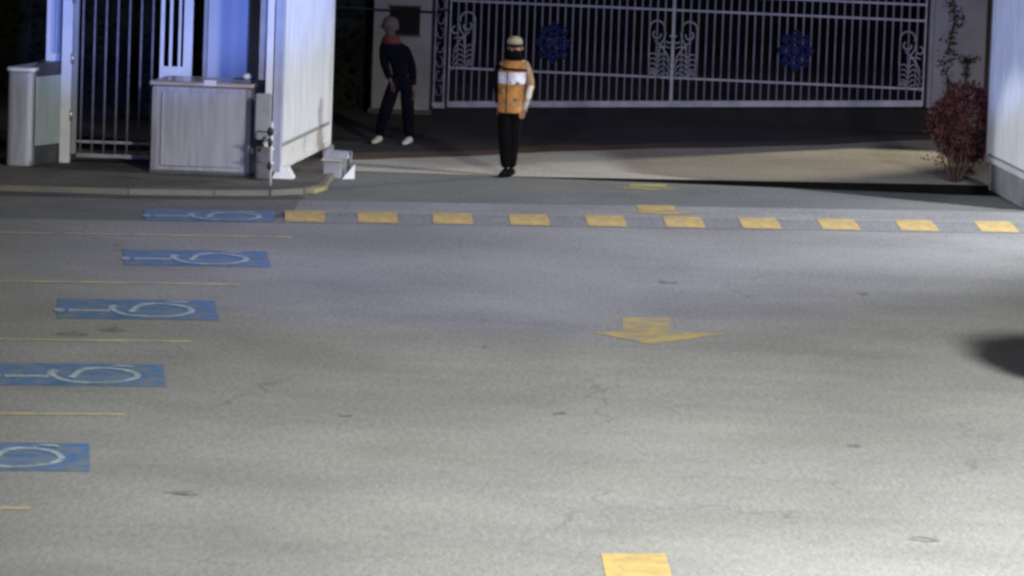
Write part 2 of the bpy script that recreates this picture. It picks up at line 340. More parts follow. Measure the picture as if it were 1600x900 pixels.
# blue accessible-bay squares with the white wheelchair symbol, head to the left
def bez(c, r, a0, a1, n=20): return [(c[0]+r*math.cos(math.radians(a0+(a1-a0)*i/n)), c[1]+r*math.sin(math.radians(a0+(a1-a0)*i/n))) for i in range(n+1)]
def stroke(mb, pts, wd, tf, z):
    L, R = [], []
    for i, p in enumerate(pts):
        p = Vector(p); t = (Vector(pts[min(i+1, len(pts)-1)])-Vector(pts[max(i-1, 0)])).normalized(); nn = Vector((-t.y, t.x))*wd/2
        L.append(tf(p+nn)); R.append(tf(p-nn))
    vs = [(*p, z) for p in L+R]; n = len(pts)
    mb.add(vs, [(i, i+1, n+i+1, n+i) for i in range(n-1)])
sq = [(-3.05, 36.99, 1.40, 0.95, 'farthest and faintest blue wheelchair square, beside the speed hump'),
      (-2.92, 33.70, 1.36, 1.10, 'second farthest blue wheelchair square, worn symbol'),
      (-3.12, 30.34, 1.34, 1.12, 'middle blue wheelchair square'),
      (-3.20, 26.94, 1.28, 1.00, 'second nearest blue wheelchair square, clear white symbol'),
      (-3.31, 23.60, 1.16, 0.98, 'nearest blue wheelchair square, cut by the left edge')]
for i, (cx, cy, W, H, lb) in enumerate(sq):
    s = 0.15
    def T(px, py, cx=cx, cy=cy): return (cx+px-0.12*py, cy+py+px*s)
    o = thing('accessible_bay_marking', lb, 'road marking', (cx, cy, 0), 'blue wheelchair squares in the parking bays')
    mb = MB(); mb.poly([T(-W/2, -H/2), T(W/2, -H/2), T(W/2, H/2), T(-W/2, H/2)], 0.004); mb.build('blue_square', 'bay_blue', o)
    def tf(p, T=T, W=W, H=H): return T(((p[0]+10)/265-0.5)*W, (586-p[1])/32*H)
    mb = MB(); z = 0.008
    mb.poly([(*tf(q), z) for q in [(-6+9*math.cos(t*0.5), 589.5+2.8*math.sin(t*0.5)) for t in range(12)]])
    mb.poly([(*tf(q), z+0.0005) for q in [(8, 587.6), (40, 588.3), (76, 587.6), (76, 591.6), (40, 590.9), (8, 591.8)]])
    stroke(mb, [(74, 590), (75, 585), (80, 582), (90, 582.5)], 3.2, tf, z+0.001)
    arc = [(78, 583), (83, 589), (92, 593.5), (110, 597), (140, 598.3), (172, 597.8), (195, 595), (209, 591.5), (214, 587.5), (207, 583), (192, 579.5), (172, 577.5), (150, 577.2), (132, 579), (121, 583), (116, 588), (108, 593)]
    fine = []
    for p0, p1 in zip(arc, arc[1:]): fine += [(p0[0]+(p1[0]-p0[0])*t/3, p0[1]+(p1[1]-p0[1])*t/3) for t in range(3)]
    wt = []
    L_, R_ = [], []
    for i_, p_ in enumerate(fine):
        q0, q1 = fine[max(i_-1, 0)], fine[min(i_+1, len(fine)-1)]
        d_ = Vector(((q1[0]-q0[0])/4.0, q1[1]-q0[1])).normalized(); nn_ = Vector((-d_.y*4.0, d_.x))*1.35
        L_.append(tf((p_[0]+nn_.x, p_[1]+nn_.y))); R_.append(tf((p_[0]-nn_.x, p_[1]-nn_.y)))
    n_ = len(fine); mb.add([(*q, z+0.0015) for q in L_+R_], [(i_, i_+1, n_+i_+1, n_+i_) for i_ in range(n_-1)])
    stroke(mb, [(170, 575.5), (178, 574), (200, 574), (208, 575)], 2.0, tf, z+0.002)
    mb.build('wheelchair_symbol', 'bay_white', o)

# raised paved island at the turnstiles, with its painted kerb
isl = [(-30, 36.0), (-9, 38.0), (-5.49, 38.56), (-4.11, 38.62), (-3.2, 38.80), (-2.62, 38.98), (-2.28, 39.25), (-2.12, 39.62), (-2.08, 40.2), (-2.02, 41.6), (-2.02, 42.6), (-30, 42.6)]
mb = MB(); mb.prism([(x, y) for x, y in isl], -0.05, 0.055); struct(mb, 'island_paving', 'paving')
kp = isl[:10]
mb = MB()
for (a, b) in zip(kp, kp[1:]): mb.seg(a, b, 0.06, -0.04, 0.065, side=-1)
o = mb.build('kerb', 'kerb', bevel=0.012); o['kind'] = 'structure'
mb = MB(); gp = [(-9, 38.0), (-5.49, 38.56), (-4.11, 38.62), (-3.2, 38.80), (-2.62, 38.98), (-2.3, 39.2)]; go = [(-2.2, 38.75), (-2.6, 38.62), (-3.2, 38.42), (-4.11, 38.22), (-5.49, 38.14), (-9, 37.6)]
mb.poly(gp+go, 0.004); struct(mb, 'gutter', 'gutter')
mb = MB(); mb.prism([(-2.22, 39.3), (-2.12, 39.28), (-2.0, 39.7), (-2.02, 40.2), (-2.07, 40.2), (-2.08, 39.75)], 0.0, 0.05)
tagit(mb.build('kerb_nose', 'yellow_pale', bevel=0.01), 'short yellow painted kerb nose at the left side of the drive', 'kerb')

# ------------------------------------------------------------------ open gate leaves of white ribbed sheet
def leaf(name, a, b, z0, z1, label, skirt, loc, side, rib=0.125, foot=None):
    o = thing(name, label, 'gate leaf', loc, 'white sheet gate leaves folded open')
    A, B = Vector(a), Vector(b); d = (B-A); L = d.length; d.normalize(); nn = Vector((-d.y, d.x))*side    # nn points at the drive
    mb = MB(); pr = []
    t = 0.07; n = 0
    while t < L-0.07:
        pr += [(t, 0.012), (min(t+rib*0.55, L-.07), 0.012), (min(t+rib*0.62, L-.07), 0.036), (min(t+rib*0.92, L-.07), 0.036)]; t += rib
    P = [A+d*s+nn*h for s, h in pr]
    zb = skirt
    vs = [(p.x, p.y, zb) for p in P]+[(p.x, p.y, z1) for p in P]; k = len(P)
    mb.add(vs, [(i, i+1, k+i+1, k+i) for i in range(k-1)]); mb.build('ribbed_sheet', 'white', o)
    def post(s0, s1, h0, h1, za, zb2, nm, mt, bev=0.006):
        q = [A+d*s0+nn*h0, A+d*s1+nn*h0, A+d*s1+nn*h1, A+d*s0+nn*h1]
        mb = MB(); mb.prism([(p.x, p.y) for p in q], za, zb2); mb.build(nm, mt, o, bevel=bev)
    post(-0.02, 0.07, -0.05, 0.05, z0-0.03, z1+0.05, 'frame_post', 'post_blue')
    post(L-0.07, L+0.03, -0.05, 0.05, z0-0.03, z1+0.05, 'frame_post', 'white_clean')
    post(0.07, L-0.07, -0.02, 0.045, skirt-0.03, skirt+0.012, 'mid_rail', 'grey_paint')
    post(0.07, L-0.07, -0.04, 0.052, z0-0.02, z0+0.05, 'bottom_rail', 'white_clean')
    post(0.07, L-0.07, -0.05, 0.05, z1, z1+0.05, 'top_rail', 'white_clean')
    h = L*0.5
    post(0.075, h-0.05, -0.01, 0.030, z0+0.05, skirt-0.03, 'kick_panel', 'white_clean', 0.004)
    post(h+0.05, L-0.075, -0.01, 0.030, z0+0.05, skirt-0.03, 'kick_panel', 'white_clean', 0.004)
    post(h-0.05, h+0.05, -0.03, 0.01, z0, skirt-0.031, 'mullion', 'steel_dark', 0.003)
    post(0.03, L-0.03, -0.045, -0.03, z0, z1, 'back_sheet', 'white', 0)
    return o
lf = leaf('gate_leaf', (-2.62, 40.2), (-2.21, 43.2), 0.16, 2.7, 'white ribbed sheet gate leaf standing open left of the drive', 0.43, (-2.4, 41.7, 0), -1)
mb = MB(); mb.add([(-2.66, 40.17, 0.05), (-2.42, 40.17, 0.05), (-2.40, 40.40, 0.05), (-2.64, 40.4, 0.05), (-2.61, 40.20, 0.19), (-2.48, 40.2, 0.19), (-2.47, 40.32, 0.19), (-2.60, 40.32, 0.19)],
      [(0, 1, 2, 3), (4, 5, 6, 7), (0, 1, 5, 4), (1, 2, 6, 5), (2, 3, 7, 6), (3, 0, 4, 7)]); mb.build('foot', 'white_clean', lf, bevel=0.006)
mb = MB(); mb.box(-2.24, -2.12, 43.0, 43.2, 0.0, 0.15); mb.build('foot', 'grey_paint', lf)
rf = leaf('gate_leaf', (5.885, 40.1), (5.70, 42.25), 0.36, 2.9, 'white ribbed sheet gate leaf standing open at the right edge', 0.42, (5.8, 40.8, 0), 1)
mb = MB(); mb.seg((5.84, 40.15), (5.70, 42.2), 0.10, 0.0, 0.335, side=-1); mb.build('plinth', 'grey_paint', rf, bevel=0.01)
mb = MB(); mb.box(5.70, 5.79, 42.16, 42.28, 0, 0.36); mb.build('foot', 'white_clean', rf)
mb = MB(); mb.box(5.82, 5.90, 40.55, 40.66, 0, 0.34); mb.build('foot', 'white_clean', rf)

# strip posts behind the left leaf
o = thing('steel_post', 'pale square post between the blue door and the white gate leaf', 'post', (-2.78, 40.2, 0.05))
mb = MB(); mb.box(-2.76, -2.685, 40.14, 40.21, 0.055, 2.7); mb.build('post_shaft', 'white_clean', o, bevel=0.005)
mb = MB(); mb.box(-2.85, -2.765, 40.22, 40.28, 1.16, 2.7); mb.build('side_channel', 'grey_paint', o, bevel=0.005)

# ------------------------------------------------------------------ wide steel turnstile cabinet
o = thing('turnstile_cabinet', 'wide stainless steel turnstile cabinet with a bright top rim', 'turnstile', (-3.45, 40.7, 0.05))
q = [(-4.05, 40.38), (-2.93, 40.36), (-2.81, 41.05), (-3.95, 41.08)]
mb = MB(); mb.prism(q, 0.055, 1.04); mb.build('cabinet_body', 'steel', o, bevel=0.02)
q2 = [(-4.09, 40.345), (-2.90, 40.325), (-2.78, 41.08), (-3.97, 41.11)]
mb = MB(); mb.prism(q2, 1.042, 1.10); mb.build('top_rim', 'steel_edge', o, bevel=0.018)
mb = MB(); mb.box(-3.94, -3.03, 40.345, 40.357, 0.14, 0.98); mb.build('front_panel', 'steel', o, bevel=0.004)
for x in (-4.05, -2.985):
    mb = MB(); mb.box(x, x+0.055, 40.335, 40.36, 0.06, 1.03); mb.build('corner_strip', 'grey_paint', o, bevel=0.004)
mb = MB(); mb.box(-4.06, -2.92, 40.33, 40.37, 0.056, 0.09); mb.build('base_strip', 'steel_dark', o)
mb = MB(); mb.box(-3.47, -3.33, 40.33, 40.60, 1.06, 1.125); mb.build('rim_glint', 'white_clean', o, bevel=0.003)  # white block standing in for a lamp reflection on the rim
mb = MB(); mb.box(-3.16, -2.94, 40.5, 40.8, 1.101, 1.13); mb.build('scanner_tray', 'steel_dark', o, bevel=0.004)
mb = MB(); mb.ell((-3.0, 40.55, 1.165), 0.055, 0.05, 0.04); mb.build('indicator_dome', 'white_clean', o, smooth=True)

# narrow turnstile pedestal at the far left
o = thing('turnstile_pedestal', 'narrow box shaped steel turnstile pedestal with curved cap at the far left', 'turnstile', (-5.5, 40.7, 0.05))
sgn = lambda v: math.copysign(abs(v)**0.4, v)
rr = [(-5.565+0.145*sgn(math.cos(t)), 40.62+0.12*sgn(math.sin(t))) for t in [math.pi+math.pi*i/14 for i in range(15)]]
mb = MB(); mb.prism(rr+[(-5.28, 41.3), (-5.5, 41.35)], 0.055, 1.13); mb.build('pedestal_body', 'steel', o, bevel=0.008)
rc = [(-5.565+0.165*sgn(math.cos(t)), 40.61+0.14*sgn(math.sin(t))) for t in [math.pi+math.pi*i/14 for i in range(15)]]
mb = MB(); mb.prism(rc+[(-5.26, 41.34), (-5.5, 41.4)], 1.132, 1.175); mb.build('cap', 'white_clean', o, bevel=0.012)
mb = MB(); mb.prism([(-5.41, 40.62), (-5.39, 40.60), (-5.165, 41.02), (-5.185, 41.04)], 0.28, 1.07); mb.build('frosted_flap', 'frost', o, bevel=0.004)
mb = MB(); mb.prism([(-5.405, 40.66), (-5.15, 41.08), (-5.12, 41.5), (-5.45, 41.5)], 0.055, 1.21); mb.build('side_housing', 'steel_dark', o, bevel=0.01)

# post and slotted side frame
o = thing('entrance_post', 'tall pale post between the pedestal and the barred pedestrian gate', 'post', (-5.1, 41.05, 0.05))
mb = MB(); mb.box(-5.17, -5.05, 41.0, 41.12, 0.055, 2.7); mb.build('post_shaft', 'white_clean', o, bevel=0.006)
mb = MB(); mb.box(-5.045, -4.985, 41.03, 41.1, 0.16, 2.7); mb.build('hinge_stile', 'grey_paint', o, bevel=0.004)
for z in (0.55, 1.2, 1.9):
    mb = MB(); mb.tube([(-5.045, 41.0, z), (-5.045, 41.0, z+0.12)], 0.02); mb.build('hinge', 'steel_edge', o, smooth=True)
o = thing('slotted_frame', 'blue lit slotted metal frame above the far left pedestal', 'screen', (-5.28, 41.25, 0.05))
for x0, x1 in ((-5.375, -5.325), (-5.27, -5.25), (-5.22, -5.18)):
    mb = MB(); mb.box(x0, x1, 41.2, 41.24, 1.25, 2.6); mb.build('slat', 'white_clean', o, bevel=0.003)
mb = MB(); mb.box(-5.375, -5.18, 41.195, 41.245, 1.20, 1.30); mb.build('bottom_rail', 'white_clean', o, bevel=0.003)
mb = MB(); mb.box(-5.375, -5.335, 41.25, 41.29, 0.055, 2.6); mb.build('leg', 'grey_paint', o)
mb = MB(); mb.box(-5.335, -5.18, 41.25, 41.262, 1.3, 2.6); mb.build('back_sheet', 'panel', o)

# pedestrian gate of upright bars
o = thing('pedestrian_gate', 'narrow pedestrian gate of upright grey bars between the turnstiles', 'gate', (-4.5, 41.0, 0.05))
mb = MB(); mb.tube([(0, 0, 0), (0, 0, 2.5)], 0.0125, 8); bar = mb.mesh('bar', 'gate_bar', smooth=True)
for i in range(7):
    b = bpy.data.objects.new('bar', bar); C.objects.link(b); b.parent = o; b.location = (-4.93+0.1335*i+4.5, 0, 0.11)
for z0, z1, y in ((0.13, 0.175, 40.985), (0.295, 0.325, 40.99), (2.3, 2.34, 40.99)):
    mb = MB(); mb.box(-4.97, -4.12, y, y+0.03, z0, z1); mb.build('rail', 'gate_rail', o, bevel=0.003)
o = thing('slotted_frame', 'blue lit slotted metal frame behind the wide steel cabinet', 'screen', (-3.9, 41.5, 0.05))
for x0, x1 in ((-4.09, -4.045), (-3.985, -3.95), (-3.88, -3.85), (-3.82, -3.715)):
    mb = MB(); mb.box(x0, x1, 41.48, 41.52, 1.0, 2.6); mb.build('slat', 'white_clean', o, bevel=0.003)
mb = MB(); mb.box(-4.09, -3.715, 41.475, 41.525, 1.03, 1.17); mb.build('bottom_rail', 'white_clean', o, bevel=0.003)
for x in (-4.07, -3.74):
    mb = MB(); mb.box(x-0.02, x+0.02, 41.485, 41.515, 0.055, 1.03); mb.build('leg', 'grey_paint', o)
o = thing('booth_door', 'plain blue lit metal door rising behind the wide steel cabinet', 'door', (-3.3, 41.65, 0.05))
mb = MB(); mb.box(-3.55, -3.09, 41.62, 41.66, 0.08, 2.6); mb.build('door_panel', 'panel', o, bevel=0.004)
mb = MB(); mb.box(-3.60, -3.555, 41.60, 41.7, 0.055, 2.65); mb.build('door_frame', 'grey_paint', o, bevel=0.004)
mb = MB(); mb.box(-3.085, -2.96, 41.60, 41.7, 0.055, 2.65); mb.build('door_frame', 'steel_dark', o, bevel=0.004)

# barrier pole and clamp block
o = thing('barrier_pole', 'thin white upright pole with black clamps on the kerb edge', 'pole', (-2.63, 39.5, 0.06))
mb = MB(); mb.tube([(-2.63, 39.5, 0.055), (-2.63, 39.5, 0.76)], 0.014, 10); mb.build('shaft', 'white_clean', o, smooth=True)
for z, s in ((0.62, 0.04), (0.50, 0.030), (0.24, 0.028)):
    mb = MB(); mb.ell((-2.645, 39.50, z+0.03), s, 0.035, 0.055, 10, 7); mb.build('clamp', 'black_metal', o, bevel=0.008)
for z in (0.64, 0.46, 0.30):
    mb = MB(); mb.tube([(-2.80, 39.6, z), (-2.60, 39.5, z)], 0.010, 8); mb.build('cross_arm', 'steel_edge', o, smooth=True)
o = thing('control_box', 'small pale control box in the gap beside the wide steel cabinet', 'box', (-2.8, 40.3, 0.05))
mb = MB(); mb.box(-2.85, -2.68, 40.0, 40.11, 0.055, 0.42); mb.build('lower_case', 'steel_dark', o, bevel=0.015)
mb = MB(); mb.box(-2.86, -2.68, 40.02, 40.12, 0.50, 1.02); mb.build('upper_case', 'grey_paint', o, bevel=0.015)
mb = MB(); mb.tube([(-2.80, 40.0, 0.38), (-2.77, 39.93, 0.45), (-2.74, 40.0, 0.54)], 0.014, 8); mb.build('cable', 'black_metal', o, smooth=True)

# gate motor box at the foot of the left leaf
o = thing('gate_motor', 'low metal gate motor box with pale lid at the foot of the left leaf', 'gate motor', (-1.97, 40.95, 0))
mb = MB(); mb.prism([(-2.12, 40.85), (-1.92, 40.85), (-1.86, 41.1), (-2.10, 41.1)], 0.0, 0.20); mb.build('housing', 'grey_paint', o, bevel=0.012)
mb = MB(); mb.prism([(-2.14, 40.82), (-1.90, 40.82), (-1.84, 41.13), (-2.12, 41.13)], 0.20, 0.225); mb.build('bright_edge', 'steel_edge', o, bevel=0.006)
mb = MB(); mb.add([(-2.12, 40.86, 0.226), (-1.85, 40.86, 0.226), (-1.80, 41.12, 0.226), (-2.10, 41.12, 0.226), (-2.10, 40.96, 0.31), (-1.83, 40.96, 0.30), (-1.80, 41.1, 0.30), (-2.09, 41.1, 0.31)],
     [(0, 1, 2, 3), (4, 5, 6, 7), (0, 1, 5, 4), (1, 2, 6, 5), (2, 3, 7, 6), (3, 0, 4, 7)]); mb.build('lid', 'steel', o, bevel=0.01)
mb = MB(); mb.add([(-1.90, 40.84, 0.0), (-1.76, 40.92, 0.0), (-1.76, 40.92, 0.17), (-1.90, 40.86, 0.0), (-1.76, 40.94, 0.0), (-1.76, 40.94, 0.17)],
     [(0, 1, 2), (3, 5, 4), (0, 3, 4, 1), (1, 4, 5, 2), (2, 5, 3, 0)]); mb.build('bracket_plate', 'white_clean', o)
mb = MB(); mb.tube([(-1.84, 41.0, 0.0), (-1.82, 40.98, 0.30)], 0.025, 8); mb.build('drive_arm', 'steel_dark', o, smooth=True)

# ------------------------------------------------------------------ main gate at the back
def gy(x): return 50.1-0.12*(x+0.9)
def gb(x): return 0.07+0.0485*(x+0.9)
GZ = 2.6
mb = MB(); mb.tube([(0, 0, 0), (0, 0, 1)], 0.0125, 6); gbar = mb.mesh('bar', 'gate_bar', smooth=True)
def gate_leaf(x0, x1, label, n):
    cx = (x0+x1)/2
    o = thing('main_gate_leaf', label, 'gate', (cx, gy(cx), 0), 'tall leaves of the main gate')
    for i in range(1, n):
        x = x0+(x1-x0)*i/n
        b = bpy.data.objects.new('bar', gbar); C.objects.link(b); b.parent = o
        b.location = (x-cx, gy(x)-gy(cx), gb(x)); b.scale = (1, 1, GZ-gb(x))
    def rail(za, zb, t, mt, nm='rail', k=0.0):
        mb = MB(); ya, yb = gy(x0), gy(x1)
        mb.add([(x0, ya-t, za(x0)), (x1, yb-t, za(x1)), (x1, yb+t, za(x1)), (x0, ya+t, za(x0)), (x0, ya-t, zb(x0)), (x1, yb-t, zb(x1)), (x1, yb+t, zb(x1)), (x0, ya+t, zb(x0))],
               [(0, 1, 2, 3), (4, 5, 6, 7), (0, 1, 5, 4), (1, 2, 6, 5), (2, 3, 7, 6), (3, 0, 4, 7)])
        return mb.build(nm, mt, o)
    rail(lambda x: gb(x)-0.045, lambda x: gb(x)+0.04, 0.03, 'gate_rail', 'bottom_beam')
    for z in (0.585, 1.53, 1.75, 2.6): rail(lambda x: z-0.014, lambda x: z+0.014, 0.018, 'gate_rail')
    for x in (x0, x1):
        mb = MB(); mb.box(x-0.010, x+0.010, gy(x)-0.022, gy(x)+0.022, gb(x)-0.04, GZ+0.02); mb.build('stile', 'gate_rail', o)
    return o
def scroll(o, xc, sg):
    """wrought scrollwork: a hooked arch with curls and frond leaves; sg says to which side it opens from the stile"""
    y = gy(xc)-0.03; mb = MB(); r = 0.0115
    def P(a, z): return (xc+sg*a, y, z)
    def arc(c, rad, a0, a1, n=12, sq_=1.0): return [P(c[0]+rad*math.cos(math.radians(a0+(a1-a0)*i/n)), c[1]+sq_*rad*math.sin(math.radians(a0+(a1-a0)*i/n))) for i in range(n+1)]
    mb.tube(arc((0.22, 1.27), 0.105, -10, 200, 14), r, 6)
    mb.tube([P(0.325, 1.26), P(0.325, 0.95), P(0.31, 0.6)], r, 6)
    mb.tube(arc((0.22, 1.18), 0.055, 160, 420, 14), r, 6)
    mb.tube([P(0.10, 1.22), P(0.12, 1.12), P(0.17, 1.05), P(0.19, 0.9), P(0.2, 0.6)], r, 6)
    mb.tube([P(0.03, 0.82), P(0.08, 0.92), P(0.15, 1.02), P(0.25, 1.10)], r, 6)
    mb.tube([P(0.03, 1.0), P(0.10, 1.02), P(0.2, 1.0)], r*0.9, 6)
    mb.tube(arc((0.05, 1.12), 0.05, 90, 330, 10), r, 6)
    for k in range(5):
        z = 0.92-0.07*k
        mb.tube([P(0.20, z-0.05), P(0.25, z), P(0.31, z-0.01)], r*0.85, 6)
        mb.tube([P(0.19, z-0.05), P(0.14, z), P(0.09, z-0.01)], r*0.85, 6)
    for k in range(3):
        z = 0.85-0.09*k; mb.tube([P(0.02, z-0.12), P(0.06, z-0.02), P(0.10, z)], r*0.85, 6)
    mb.tube([P(0.2, 0.62), P(0.26, 0.68), P(0.31, 0.64)], r, 6)
    mb.build('scroll_ornament', 'gate_rail', o, smooth=True)
def emblem(o, xc, zc_):
    y = gy(xc)-0.035; R_ = 0.165
    def loop(cx, cz, rx, rz, a=0.0, n=20): return [(cx+rx*math.cos(t)*math.cos(a)-rz*math.sin(t)*math.sin(a), y, cz+rx*math.cos(t)*math.sin(a)+rz*math.sin(t)*math.cos(a)) for t in [2*math.pi*i/n for i in range(n+1)]]
    mb = MB(); mb.tube(loop(xc, zc_, 0.10, 0.12), 0.020, 6); mb.ell((xc, y, zc_), 0.065, 0.012, 0.08, 14, 8)
    e = mb.build('emblem_centre', 'emblem', o, smooth=True)
    for i in range(8):
        t = 2*math.pi*i/8; mb = MB(); mb.tube(loop(xc+R_*math.cos(t), zc_+1.2*R_*math.sin(t), 0.080, 0.052, t), 0.018, 6)
        mb.ell((xc+1.08*R_*math.cos(t), y, zc_+1.25*R_*math.sin(t)), 0.035, 0.01, 0.035, 8, 6); mb.build('petal', 'emblem', e, smooth=True)
gl = gate_leaf(-0.88, 2.216, 'left leaf of the tall barred main gate, behind the guard', 29)
gr = gate_leaf(2.238, 5.68, 'right leaf of the tall barred main gate, beside the vine pillar', 31)
scroll(gl, 2.22, -1); scroll(gr, 2.23, 1); scroll(gl, -0.86, 1); scroll(gr, 5.66, -1)
emblem(gl, 0.57, 1.0); emblem(gr, 3.92, 1.04)
mb = MB(); a, b = -1.1, 6.3
mb.add([(a, gy(a)-0.14, 0), (b, gy(b)-0.14, 0), (b, gy(b)+0.14, 0), (a, gy(a)+0.14, 0), (a, gy(a)-0.14, 0.015), (b, gy(b)-0.14, gb(b)-0.07), (b, gy(b)+0.14, gb(b)-0.07), (a, gy(a)+0.14, 0.015)],
       [(0, 1, 2, 3), (4, 5, 6, 7), (0, 1, 5, 4), (1, 2, 6, 5), (2, 3, 7, 6), (3, 0, 4, 7)])
struct(mb, 'gate_sill', 'sill')

# left pillar with notice board, gate-side ornament panel
o = thing('gate_pillar', 'grey plastered gate pillar behind the man in navy', 'pillar', (-1.5, 49.3, 0))
mb = MB(); mb.box(-1.92, -1.12, 49.05, 49.75, 0, 3.0); mb.build('shaft', 'plaster', o, bevel=0.02)
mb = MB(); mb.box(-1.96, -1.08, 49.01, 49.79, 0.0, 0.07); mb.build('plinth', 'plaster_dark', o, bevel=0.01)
mb = MB(); mb.box(-1.98, -1.06, 48.99, 49.81, 3.0, 3.12); mb.build('cap', 'plaster', o, bevel=0.02)
o = thing('notice_board', 'dark rectangular notice board hung on the left gate pillar', 'notice board', (-1.48, 49.02, 1.3))
mb = MB(); mb.box(-1.69, -1.28, 48.995, 49.045, 1.10, 1.49); mb.build('board', 'black', o, bevel=0.006)
for q_ in ((-1.705, -1.265, 1.485, 1.505), (-1.705, -1.265, 1.085, 1.105)):
    mb = MB(); mb.box(q_[0], q_[1], 48.985, 49.04, q_[2], q_[3]); mb.build('frame_strip', 'black_metal', o)
o = tagit((lambda mb: mb.build('overhead_cable', 'black_metal', smooth=True, loc=(-1.5, 48.9, 1.42)))(MB().tube([(-4.6, 47.2, 1.9), (-3.2, 48.2, 1.52), (-1.9, 48.95, 1.44), (-1.0, 48.97, 1.43), (-0.9, 49.8, 1.43)], 0.012, 6)), 'thin black cable slung across the left gate pillar', 'cable')
o = thing('hinge_panel', 'narrow scrollwork panel between the left pillar and main gate', 'gate panel', (-1.0, 49.9, 0))
for x in (-1.08, -0.94):
    mb = MB(); mb.box(x-0.014, x+0.014, 49.86, 49.89, 0.06, 2.6); mb.build('bar', 'gate_bar', o)
mb = MB(); mb.box(-1.10, -0.92, 49.85, 49.90, 0.03, 0.11); mb.build('rail', 'gate_rail', o)
mb = MB()
for k in range(9):
    z = 0.28+0.2*k; pts = [(-1.01+0.045*math.cos(math.radians(90+s_*40))*(1 if k % 2 else -1), 49.87, z+0.075*math.sin(math.radians(90+s_*40))) for s_ in range(8)]
    mb.tube(pts, 0.008, 6)
mb.build('scroll_ornament', 'gate_bar', o, smooth=True)

# right pillar and wall, vine, small plant
o = thing('gate_pillar', 'blue tinged plastered wall pier right of the main gate, vine on its face', 'pillar', (6.2, 49.6, 0))
mb = MB(); mb.box(5.74, 6.53, 49.35, 50.1, 0, 3.0); mb.build('shaft', 'plaster', o, bevel=0.02)
mb = MB(); mb.box(5.80, 6.0, 49.30, 49.36, 0.25, 2.6); mb.build('pilaster', 'plaster', o, bevel=0.01)
mb = MB(); mb.box(5.70, 6.57, 49.3, 50.14, 3.0, 3.12); mb.build('cap', 'plaster', o, bevel=0.02)
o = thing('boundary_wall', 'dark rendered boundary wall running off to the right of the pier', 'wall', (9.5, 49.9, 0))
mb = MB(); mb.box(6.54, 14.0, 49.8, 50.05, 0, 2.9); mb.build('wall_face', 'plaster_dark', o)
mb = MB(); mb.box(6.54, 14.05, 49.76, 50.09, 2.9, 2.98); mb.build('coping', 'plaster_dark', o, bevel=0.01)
mb = MB(); mb.box(7.25, 7.6, 49.0, 49.79, 0, 3.6); mb.build('light_blocker', 'plaster_dark', o, bevel=0.01)  # unseen upright added to keep the rear lamp off the main gate

def leaves(mb, pts, s0, s1, up_=0.0, wide=0.5):
    for p in pts:
        p = Vector(p); d = Vector((random.gauss(0, 1), random.gauss(0, 1), random.gauss(0, 1)+up_)).normalized(); a = d.orthogonal().normalized()
        a = (Matrix.Rotation(random.uniform(0, 6.28), 3, d) @ a); s = random.uniform(s0, s1); c = d.cross(a)
        k = wide*s
        mb.add([p, p+d*s*0.5+a*k*0.5, p+d*s+c*s*0.12, p+d*s*0.5-a*k*0.5], [(0, 1, 2), (0, 2, 3)])
o = thing('climbing_vine', 'dark vine climbing the face of the right gate pier', 'vine', (6.05, 49.3, 0.3))
mb = MB(); pts = []
for i in range(520):
    z = random.uniform(0.35, 2.8); cx = 6.03+0.05*math.sin(z*5)+0.03*math.sin(z*13); wv = 0.035+0.03*abs(math.sin(z*4.3))
    pts.append((cx+random.gauss(0, wv), 49.29-abs(random.gauss(0, 0.03)), z))
leaves(mb, pts, 0.03, 0.07); mb.build('foliage', 'leaf_dark', o)
mb = MB(); mb.tube([(6.03+0.05*math.sin(z*5), 49.33, z) for z in [0.0+0.2*i for i in range(15)]], 0.014, 6); mb.build('vine_stem', 'stem', o, smooth=True)
o = thing('wall_plant', 'small dark T shaped plant against the right pier', 'plant', (6.26, 49.25, 0.3))
mb = MB(); pts = [(6.26+random.gauss(0, 0.075), 49.24+random.gauss(0, 0.03), 1.03+random.gauss(0, 0.025)) for _ in range(80)]+[(6.26+random.gauss(0, 0.018), 49.24+random.gauss(0, 0.02), random.uniform(0.78, 1.02)) for _ in range(80)]
leaves(mb, pts, 0.03, 0.06); mb.build('foliage', 'leaf_dark', o)
mb = MB(); mb.tube([(6.26, 49.24, 0), (6.265, 49.25, 0.5), (6.26, 49.24, 1.0)], 0.012, 6); mb.build('stem', 'stem', o, smooth=True)

# red shrub beside the right gate leaf
o = thing('red_shrub', 'rounded red leaved shrub beside the right gate leaf', 'shrub', (5.38, 42.85, 0))
c0 = Vector((5.53, 42.95, 0.70)); mb = MB(); pts = []
for k in range(9000):
    v = Vector((random.gauss(0, 1), random.gauss(0, 1), random.gauss(0, 1))).normalized(); rr_ = random.uniform(0.45, 1.0)**0.4
    lump = 1+0.06*math.sin(5*v.x+3*v.z)+0.05*math.sin(7*v.y+4*v.x+1)
    p = Vector((v.x*0.50, v.y*0.46, v.z*0.47))*rr_*lump
    if p.z < -0.1: p.x *= 0.92; p.y *= 0.92
    pts.append(c0+p)
leaves(mb, pts, 0.035, 0.075, 0.5); mb.build('foliage', 'leaf_red', o)
mb = MB()
for k in range(9):
    a = k*0.7; r = 0.10+0.22*random.random(); mb.tube([(5.38+0.04*math.cos(a), 42.85+0.04*math.sin(a), 0), (5.38+r*0.6*math.cos(a), 42.85+r*0.6*math.sin(a), 0.25), (5.38+r*math.cos(a), 42.85+r*math.sin(a), 0.8)], [0.016, 0.011, 0.005], 6)
mb.build('stems', 'stem', o, smooth=True)
mb = MB(); pts = [(5.38+random.gauss(0, 0.25), 42.75+random.gauss(0, 0.12), random.uniform(0.14, 0.36)) for _ in range(200)]
pts = [p for p in pts if p[2] > 0.16+0.25*abs(p[0]-5.38)]
